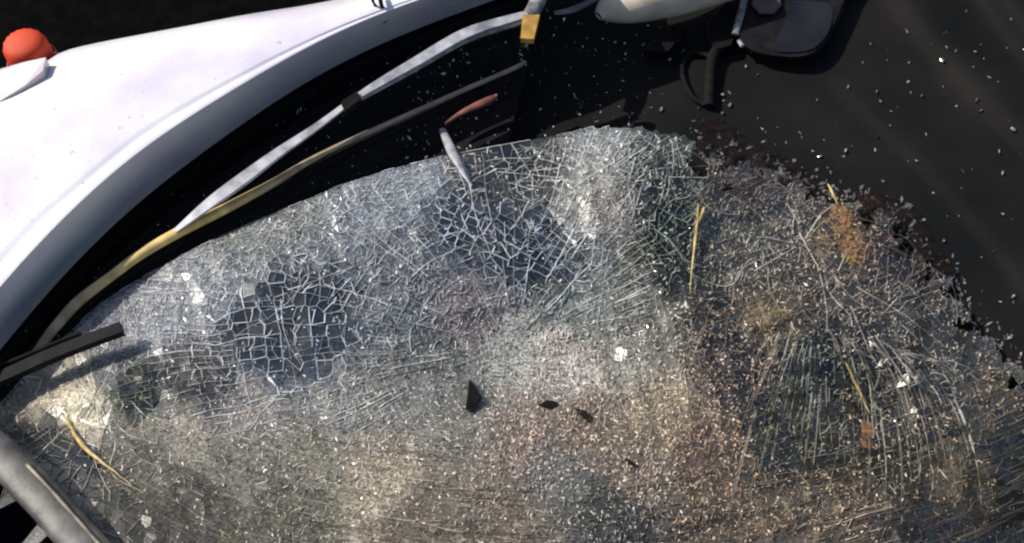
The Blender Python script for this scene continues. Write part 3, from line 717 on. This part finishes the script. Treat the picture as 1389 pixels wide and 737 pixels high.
for k, (u, v, s) in enumerate(CHIPS):
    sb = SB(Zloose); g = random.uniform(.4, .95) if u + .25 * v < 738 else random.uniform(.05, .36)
    n = 6; a0 = random.random() * 6; el = random.uniform(.22, .7); ring = []
    for a in range(n):
        r2_ = s * (.46 if u + .25 * v > 738 else .62) * random.uniform(.7, 1.2); x, y = r2_ * math.cos(a * 6.283 / n), el * r2_ * math.sin(a * 6.283 / n)
        ring.append((u + x * math.cos(a0) - y * math.sin(a0), v + x * math.sin(a0) + y * math.cos(a0)))
    zt = [.0028 + random.uniform(-.0008, .0015) for _ in ring]
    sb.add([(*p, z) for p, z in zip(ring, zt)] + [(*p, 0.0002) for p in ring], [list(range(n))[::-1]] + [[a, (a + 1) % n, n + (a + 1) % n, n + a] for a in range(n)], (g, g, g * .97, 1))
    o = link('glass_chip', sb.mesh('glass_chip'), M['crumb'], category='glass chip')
    if u + .25 * v < 738: reg = 'in the black cowl trough above the yellow seal' if v > 140 or u < 480 else 'in the black cowl trough below the upper wiper arm'
    elif u < 920: reg = 'on the black dash left of the mirror stem'
    elif u < 1110: reg = 'on the black dash just below the mirror'
    elif u * .74 - v * .67 > 880: reg = 'along the dash fold in the upper right corner'
    elif v > 200: reg = 'on the black dash beside the torn right glass edge'
    else: reg = 'on the flat middle of the black dash right of the mirror'
    o['label'] = 'small pale glass chip ' + reg; o['group'] = 'glass chips ' + reg

# ------------------------------------------------------------------ wipers (parts of the car)
wa = link('wiper_arm', ptube([(716, 20, .062, .85), (690, 27, .062, 1.0), (630, 47, .062, 1.2), (562, 86, .060, 1.1), (510, 116, .056, .85), (474, 139, .053, .6), (430, 172, .050, .75), (380, 206, .048, 1.0), (330, 243, .046, 1.25), (285, 276, .042, 1.1), (237, 314, .034, .4)], .0098, .0030, 10, 4, twist=.785), M['silver'], car)
link('yellow_clip', plate([(709, 20), (732, 20), (724, 53), (706, 52)], [.074, .074, .068, .068], .010), M['yellow'], wa)
link('arm_joint', ptube([(735, -30, .05, 1.0), (728, 5, .052, 1.0), (716, 24, .054, .9)], .012, .009, 6), M['grey'], wa)
link('arm_edge', ptube([(712, 30, .058), (690, 36, .058), (630, 57, .058), (562, 95, .056), (510, 123, .052), (478, 140, .048)], .0034, .003, 10, 8), M['grey'], wa)
link('blade_spine', ptube([(520, 112, .042), (470, 148, .036), (400, 192, .034), (330, 238, .034)], .0055, .004, 12), M['rubber'], wa)
link('arm_shadow_plate', plate([(462, 138), (484, 124), (490, 134), (468, 150)], .060, .012), M['rubber'], wa)  # dark plate added across the arm where a shadow interrupts it
# seal strip that follows the lower edge of the pane
q = dense([(712, 84, .010, .45), (697, 93, .012, .55), (630, 122, .014, .55), (528, 167, .016, .55), (460, 198, .018, .62), (412, 223, .020, .75), (373, 247, .022, .9), (310, 281, .024, 1.1), (237, 318, .026, 1.15), (190, 346, .026, 1.05),
           (152, 374, .026, 1.0), (128, 392, .026, 1.05), (102, 413, .026, 1.1), (80, 438, .026, 1.05), (62, 460, .025, .95), (44, 488, .022, .85)], 9)
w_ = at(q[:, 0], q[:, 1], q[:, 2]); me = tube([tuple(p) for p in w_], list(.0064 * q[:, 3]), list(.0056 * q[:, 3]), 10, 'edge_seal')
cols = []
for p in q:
    g = math.exp(-((p[0] - 250) / 120) ** 2) * random.uniform(.5, 1.15); base = random.uniform(.6, 1.15)  # gold highlight painted into the tan strip, strongest left of centre
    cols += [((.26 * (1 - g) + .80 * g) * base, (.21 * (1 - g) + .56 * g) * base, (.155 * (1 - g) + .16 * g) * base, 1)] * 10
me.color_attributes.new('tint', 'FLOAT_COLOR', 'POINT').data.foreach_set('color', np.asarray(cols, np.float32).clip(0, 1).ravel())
M['seal'] = crushed('gold_highlight_strip', .42, 0); tn = M['seal'].node_tree; nz = N(tn, 'ShaderNodeTexNoise', Scale=160); bump(tn, tn.nodes['Principled BSDF'], nz.outputs['Fac'], .4)
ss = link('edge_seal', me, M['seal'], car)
link('seal_lip', ptube([(705, 100, -.002), (630, 132, .0), (528, 178, .002), (430, 226, .004), (373, 258, .006), (310, 293, .008), (237, 331, .010), (170, 371, .010), (120, 407, .010), (80, 450, .010)], .0095, .007, 12), M['rubber'], ss)
# black bar end that lies on the left corner of the pane
bar = link('wiper_stub', ptube([(-60, 534, .040), (0, 514, .045), (60, 487, .050), (120, 463, .053), (166, 446, .055)], .0105, .008, 14, 4, twist=.785), M['black'], car)
link('stub_rib', ptube([(-40, 512, .046), (20, 489, .050), (70, 468, .054), (110, 452, .056)], .003, .003, 12), M['rubber'], bar)
# roof pillar in the lower left corner with a thin tan line along its edge
pl = link('roof_pillar', ptube([(-150, 494, .10), (-60, 568, .11), (0, 618, .115), (58, 676, .12), (110, 734, .125), (220, 850, .13)], .020, .006, 18, 16), M['pillar'], car)
link('pillar_edge_line', ptube([(34, 628, .126), (62, 657, .128), (92, 690, .130), (122, 724, .132), (160, 768, .134)], .0020, .0018, 10), M['tan'], pl)

# ------------------------------------------------------------------ things that lie loose or stand behind
lamp = bpy.data.objects.new('signal_lamp', None); COL.objects.link(lamp); lamp['label'] = 'orange-red domed signal lamp behind the far corner of the white hood'; lamp['category'] = 'lamp'
lc = at(40, 74, .03); lamp.location = tuple(lc)
V = []; F = []; n = 36; prof = [(0.0, .030), (.014, .0295), (.022, .0275), (.027, .024), (.0295, .019), (.0305, .012), (.031, -.012)]
for r0, z0 in prof:
    for a in range(n): V.append((r0 * (1 + .025 * (-1) ** a) * math.cos(a * 6.2832 / n), r0 * (1 + .025 * (-1) ** a) * math.sin(a * 6.2832 / n), z0))
for j in range(len(prof) - 1):
    for a in range(n): F.append([j * n + a, (j + 1) * n + a, (j + 1) * n + (a + 1) % n, j * n + (a + 1) % n])
link('lamp_lens', mesh('lamp_lens', V, F, True), M['redlens'], lamp)
V = []; F = []; prof = [(.0338, -.010), (.036, -.012), (.036, -.022), (.030, -.03), (0.001, -.03)]
for r0, z0 in prof:
    for a in range(n): V.append((r0 * math.cos(a * 6.2832 / n), r0 * math.sin(a * 6.2832 / n), z0))
for j in range(len(prof) - 1):
    for a in range(n): F.append([j * n + a, (j + 1) * n + a, (j + 1) * n + (a + 1) % n, j * n + (a + 1) % n])
link('lamp_base', mesh('lamp_base', V, F, True), M['redplastic'], lamp)
# clear headlamp corner below it, belongs to the car
link('headlamp_corner', plate([(-40, 112), (-5, 95), (30, 85), (62, 78), (58, 96), (34, 116), (0, 137), (-40, 155)], [.03, .04, .055, .07, .075, .06, .05, .03], .03), M['clearlens'], car)

# mirror
mir = bpy.data.objects.new('rear_view_mirror', None); COL.objects.link(mir); mir.location = tuple(at(1060, 75, -.07))
mir['label'] = 'black rear-view mirror fallen on the dashboard at the top edge'; mir['category'] = 'mirror'
def solid(outline, z0, z1, inset, name):
    """rounded slab: outline in photo positions, bevelled top"""
    k = len(outline); c = np.mean(outline, 0); o = np.array(outline, float); i_ = c + (o - c) * (1 - inset)
    V = np.concatenate([at(o[:, 0], o[:, 1], z0), at(o[:, 0], o[:, 1], z0 * .35 + z1 * .65), at(i_[:, 0], i_[:, 1], z1)])
    F = []
    for j in range(2): F += [[j * k + a, j * k + (a + 1) % k, (j + 1) * k + (a + 1) % k, (j + 1) * k + a] for a in range(k)]
    F += [[2 * k + a for a in range(k)], list(range(k))[::-1]]
    return mesh(name, V, F)
def kid(name, me, m_, par):
    o = link(name, me, m_); o.parent = par; o.matrix_parent_inverse = par.matrix_basis.inverted(); return o
house = dense([(1000, 60), (1020, 74), (1048, 80), (1080, 82), (1105, 76), (1122, 56), (1138, 28), (1152, -10), (1160, -50), (1010, -60), (1004, -10), (1000, 30), (1000, 60)], 9)[:-1]
kid('mirror_housing', solid([tuple(p) for p in house], -.092, -.058, .06, 'mirror_housing'), M['black'], mir)
kid('mirror_glass', solid([tuple(p) for p in dense([(1074, 2), (1103, 2), (1128, 8), (1128, 34), (1114, 58), (1094, 70), (1056, 71), (1050, 60), (1062, 36), (1074, 2)], 8)[:-1]], -.060, -.0555, .03, 'mirror_glass'), M['mirrorface'], mir)
kid('mirror_shade', solid([(958, 30), (976, 12), (1000, -20), (1012, -30), (1008, 10), (1000, 44), (992, 66), (970, 72), (958, 58)], -.092, -.064, .12, 'mirror_shade'), M['dash'], mir)
kid('edge_band', ptube([(1014, -25, -.052), (1008, 8, -.052), (1001, 32, -.054), (997, 47, -.058)], .0058, .003, 8), M['grey'], mir)
kid('glint_bar', ptube([(1002, 55, -.060), (1007, 63, -.060)], .0035, .003, 3), M['silver'], mir)  # white glint on the housing, added as a small silver bar
kid('pink_tab', solid([(1022, -20), (1060, -20), (1060, 8), (1050, 20), (1030, 20), (1019, 8)], -.060, -.050, .1, 'pink_tab'), simple('dull_pink', (.045, .022, .022), (.08, .04, .04), .7), mir)
kid('mount_stem', ptube([(976, 60, -.072), (966, 80, -.074), (963, 110, -.076), (961, 145, -.078)], .0085, .008, 8), M['rubber'], mir)
kid('mount_loop', ptube([(962, 76, -.076), (938, 72, -.078), (926, 88, -.079), (928, 110, -.079), (940, 132, -.079), (956, 142, -.079)], .0042, .004, 6), M['rubber'], mir)

roll = link('padded_roll', ptube([(812, 22, -.030, .25), (820, 16, -.028, .6), (838, 8, -.024, .95), (870, 0, -.020, 1.15), (920, -12, -.020, 1.25), (990, -36, -.020, 1.4)], .030, .028, 8, 20), M['cream'],
            label='cream padded roll at the top edge left of the black mirror', category='padding')
strip = link('trim_strip', ptube([(752, 18, -.05, .6), (775, 14, -.045, 1.0), (800, 3, -.04, 1.0), (840, -22, -.03, 1.0)], .0055, .004, 8), M['grey'],
             label='pale grey trim strip slanting towards the cream roll', category='trim')
dbr = link('broken_bracket', solid([(872, 70), (885, 60), (905, 42), (918, 30), (928, 38), (920, 56), (908, 72), (890, 74)], -.085, -.055, .2, 'broken_bracket'), M['rubber'], label='small black broken bracket on the dash below the cream roll', category='bracket')

link('plastic_splinter', ptube([(604, 168, -.030, .4), (625, 154, -.028, .8), (648, 143, -.026, 1.2), (664, 136, -.025, 1.2), (674, 129, -.025, .4)], .0055, .0035, 6, 8), M['redplastic'],
     label='pinkish red plastic splinter pointing up in the black cowl trough', category='splinter')
link('metal_strip', ptube([(600, 176, -.02, .8), (607, 192, .0, 1.1), (614, 208, .016, 1.2), (622, 222, .024, 1.0), (630, 238, .026, .5), (640, 252, .027, .25)], .0058, .0030, 5), M['silver'],
     label='bent grey metal strip hooked over the upper edge of the cracked glass', category='metal strip')

def lump(outline, Z, h, name, jit=.0012):
    """thin bulging fragment lying on a surface"""
    o = dense(outline + [outline[0]], 7)[:-1]; c = o.mean(0); k = len(o); pts_ = []; F = []
    for q, z in ((1.0, .0), (.96, h * .55), (.66, h), (.3, h * 1.15)):
        for p in c + (o - c) * q: pts_.append((p[0], p[1], z + (random.uniform(-jit, jit) if z else .0004)))
    for j in range(3): F += [[j * k + a, j * k + (a + 1) % k, (j + 1) * k + (a + 1) % k, (j + 1) * k + a][::-1] for a in range(k)]
    F += [[3 * k + a for a in range(k)][::-1], list(range(k))]
    sb = SB(Z); sb.add(pts_, F, (1, 1, 1, 1)); return sb.mesh(name)
link('amber_patch', lump([(1124, 284), (1136, 274), (1150, 282), (1160, 300), (1170, 318), (1176, 338), (1170, 360), (1156, 362), (1144, 348), (1134, 330), (1128, 306)], Zglass, .0022, 'amber_patch'), M['amber'],
     label='bright amber patch on the torn right edge of the glass', category='lens fragment')  # thin amber shape laid on the pane, broken up by noise
link('amber_patch', lump([(1102, 322), (1118, 318), (1130, 330), (1128, 348), (1112, 352), (1102, 340)], Zglass, .0018, 'amber_patch'), M['olive_amber'],
     label='small dull amber patch left of the bright amber one', category='lens fragment')
link('amber_patch', lump([(1004, 414), (1022, 404), (1044, 408), (1060, 420), (1080, 426), (1078, 444), (1056, 450), (1032, 448), (1012, 436)], Zglass, .0022, 'amber_patch'), M['olive_amber'],
     label='flat olive amber patch above the combed cracks', category='lens fragment')
def strand(poly, r, name, label, m_):  # thin yellow bar just above the pane, tapered at its ends
    q = dense(poly, 6); q[1:-1] += rng.normal(0, .3, q[1:-1].shape); z = Zglass(q[:, 0], q[:, 1]) + .005 + .003
    w_ = at(q[:, 0], q[:, 1], z); k = len(q)
    link(name, tube([tuple(p) for p in w_], [r * (1.05 - .75 * abs(2 * i / (k - 1) - .8)) for i in range(k)], None, 7, name), m_, label=label, category='strand')
strand([(947, 276), (946, 300), (943, 330), (939, 362), (936, 400)], .0021, 'yellow_streak', 'long upright yellow streak on dark cracked glass right of centre', M['gold'])
strand([(955, 282), (951, 296), (944, 306)], .0030, 'yellow_streak', 'short pale yellow streak at the top of the long upright one', M['gold'])
strand([(1123, 250), (1130, 263), (1136, 277)], .0024, 'yellow_streak', 'short pale yellow streak above the bright amber patch', M['gold'])
strand([(1146, 490), (1158, 515), (1170, 540), (1180, 562)], .0018, 'yellow_streak', 'thin yellow streak among the combed cracks at right', M['gold'])
link('rust_fragment', lump([(1168, 572), (1182, 572), (1186, 596), (1180, 612), (1168, 606)], Zglass, .0022, 'rust_fragment'), M['rust'], label='small rust brown flake below the thin yellow streak', category='flake')
strand([(84, 560), (95, 578), (112, 604), (134, 624), (156, 640), (178, 658)], .0026, 'yellow_streak', 'crooked gold fold line on dark glass by the left pillar', M['gold'])  # fold line of the glass, added as a gold bar of its own
def flake(poly, h, label):  # black plate added on the pane to stand for a hole
    k = len(poly); c = np.mean(poly, 0); sb = SB(Zglass)
    sb.add([(*p, h) for p in poly] + [(*(c + (np.array(p) - c) * 1.05), 0.0) for p in poly], [list(range(k))[::-1]] + [[a, (a + 1) % k, k + (a + 1) % k, k + a] for a in range(k)], (0, 0, 0, 1))
    link('hole_patch', sb.mesh('hole_patch'), M['rubber'], label=label, category='hole patch')
flake([(637, 515), (653, 538), (643, 548), (632, 555)], .012, 'black triangular patch for a hole in the milky centre of the glass')
flake([(731, 549), (742, 543), (755, 545), (756, 550), (744, 554)], .005, 'flat oval black patch for a hole right of the triangular one')
flake([(780, 554), (794, 557), (804, 566), (800, 574), (792, 568), (786, 562)], .003, 'dark ragged patch for a hole among pinkish glass crumbs')
flake([(846, 621), (858, 626), (866, 632), (856, 631)], .005, 'tiny black sliver below the ragged patch')

# torn maroon cloth along the broken right edge
def scrap(outline, label, h=.006):
    o = link('cloth_scrap', lump(outline, Zdash, h, 'cloth_scrap', .0012), M['maroon'], label=label, category='cloth')
scrap([(940, 186), (948, 168), (976, 160), (1006, 180), (1036, 198), (1066, 214), (1098, 236), (1110, 268), (1090, 290), (1050, 276), (1004, 258), (966, 226)], 'dark maroon cloth scrap at the top of the torn glass edge')
scrap([(1160, 258), (1208, 268), (1252, 292), (1270, 330), (1300, 370), (1296, 400), (1258, 384), (1230, 350), (1206, 330), (1174, 300)], 'dark maroon cloth scrap right of the bright amber patch')
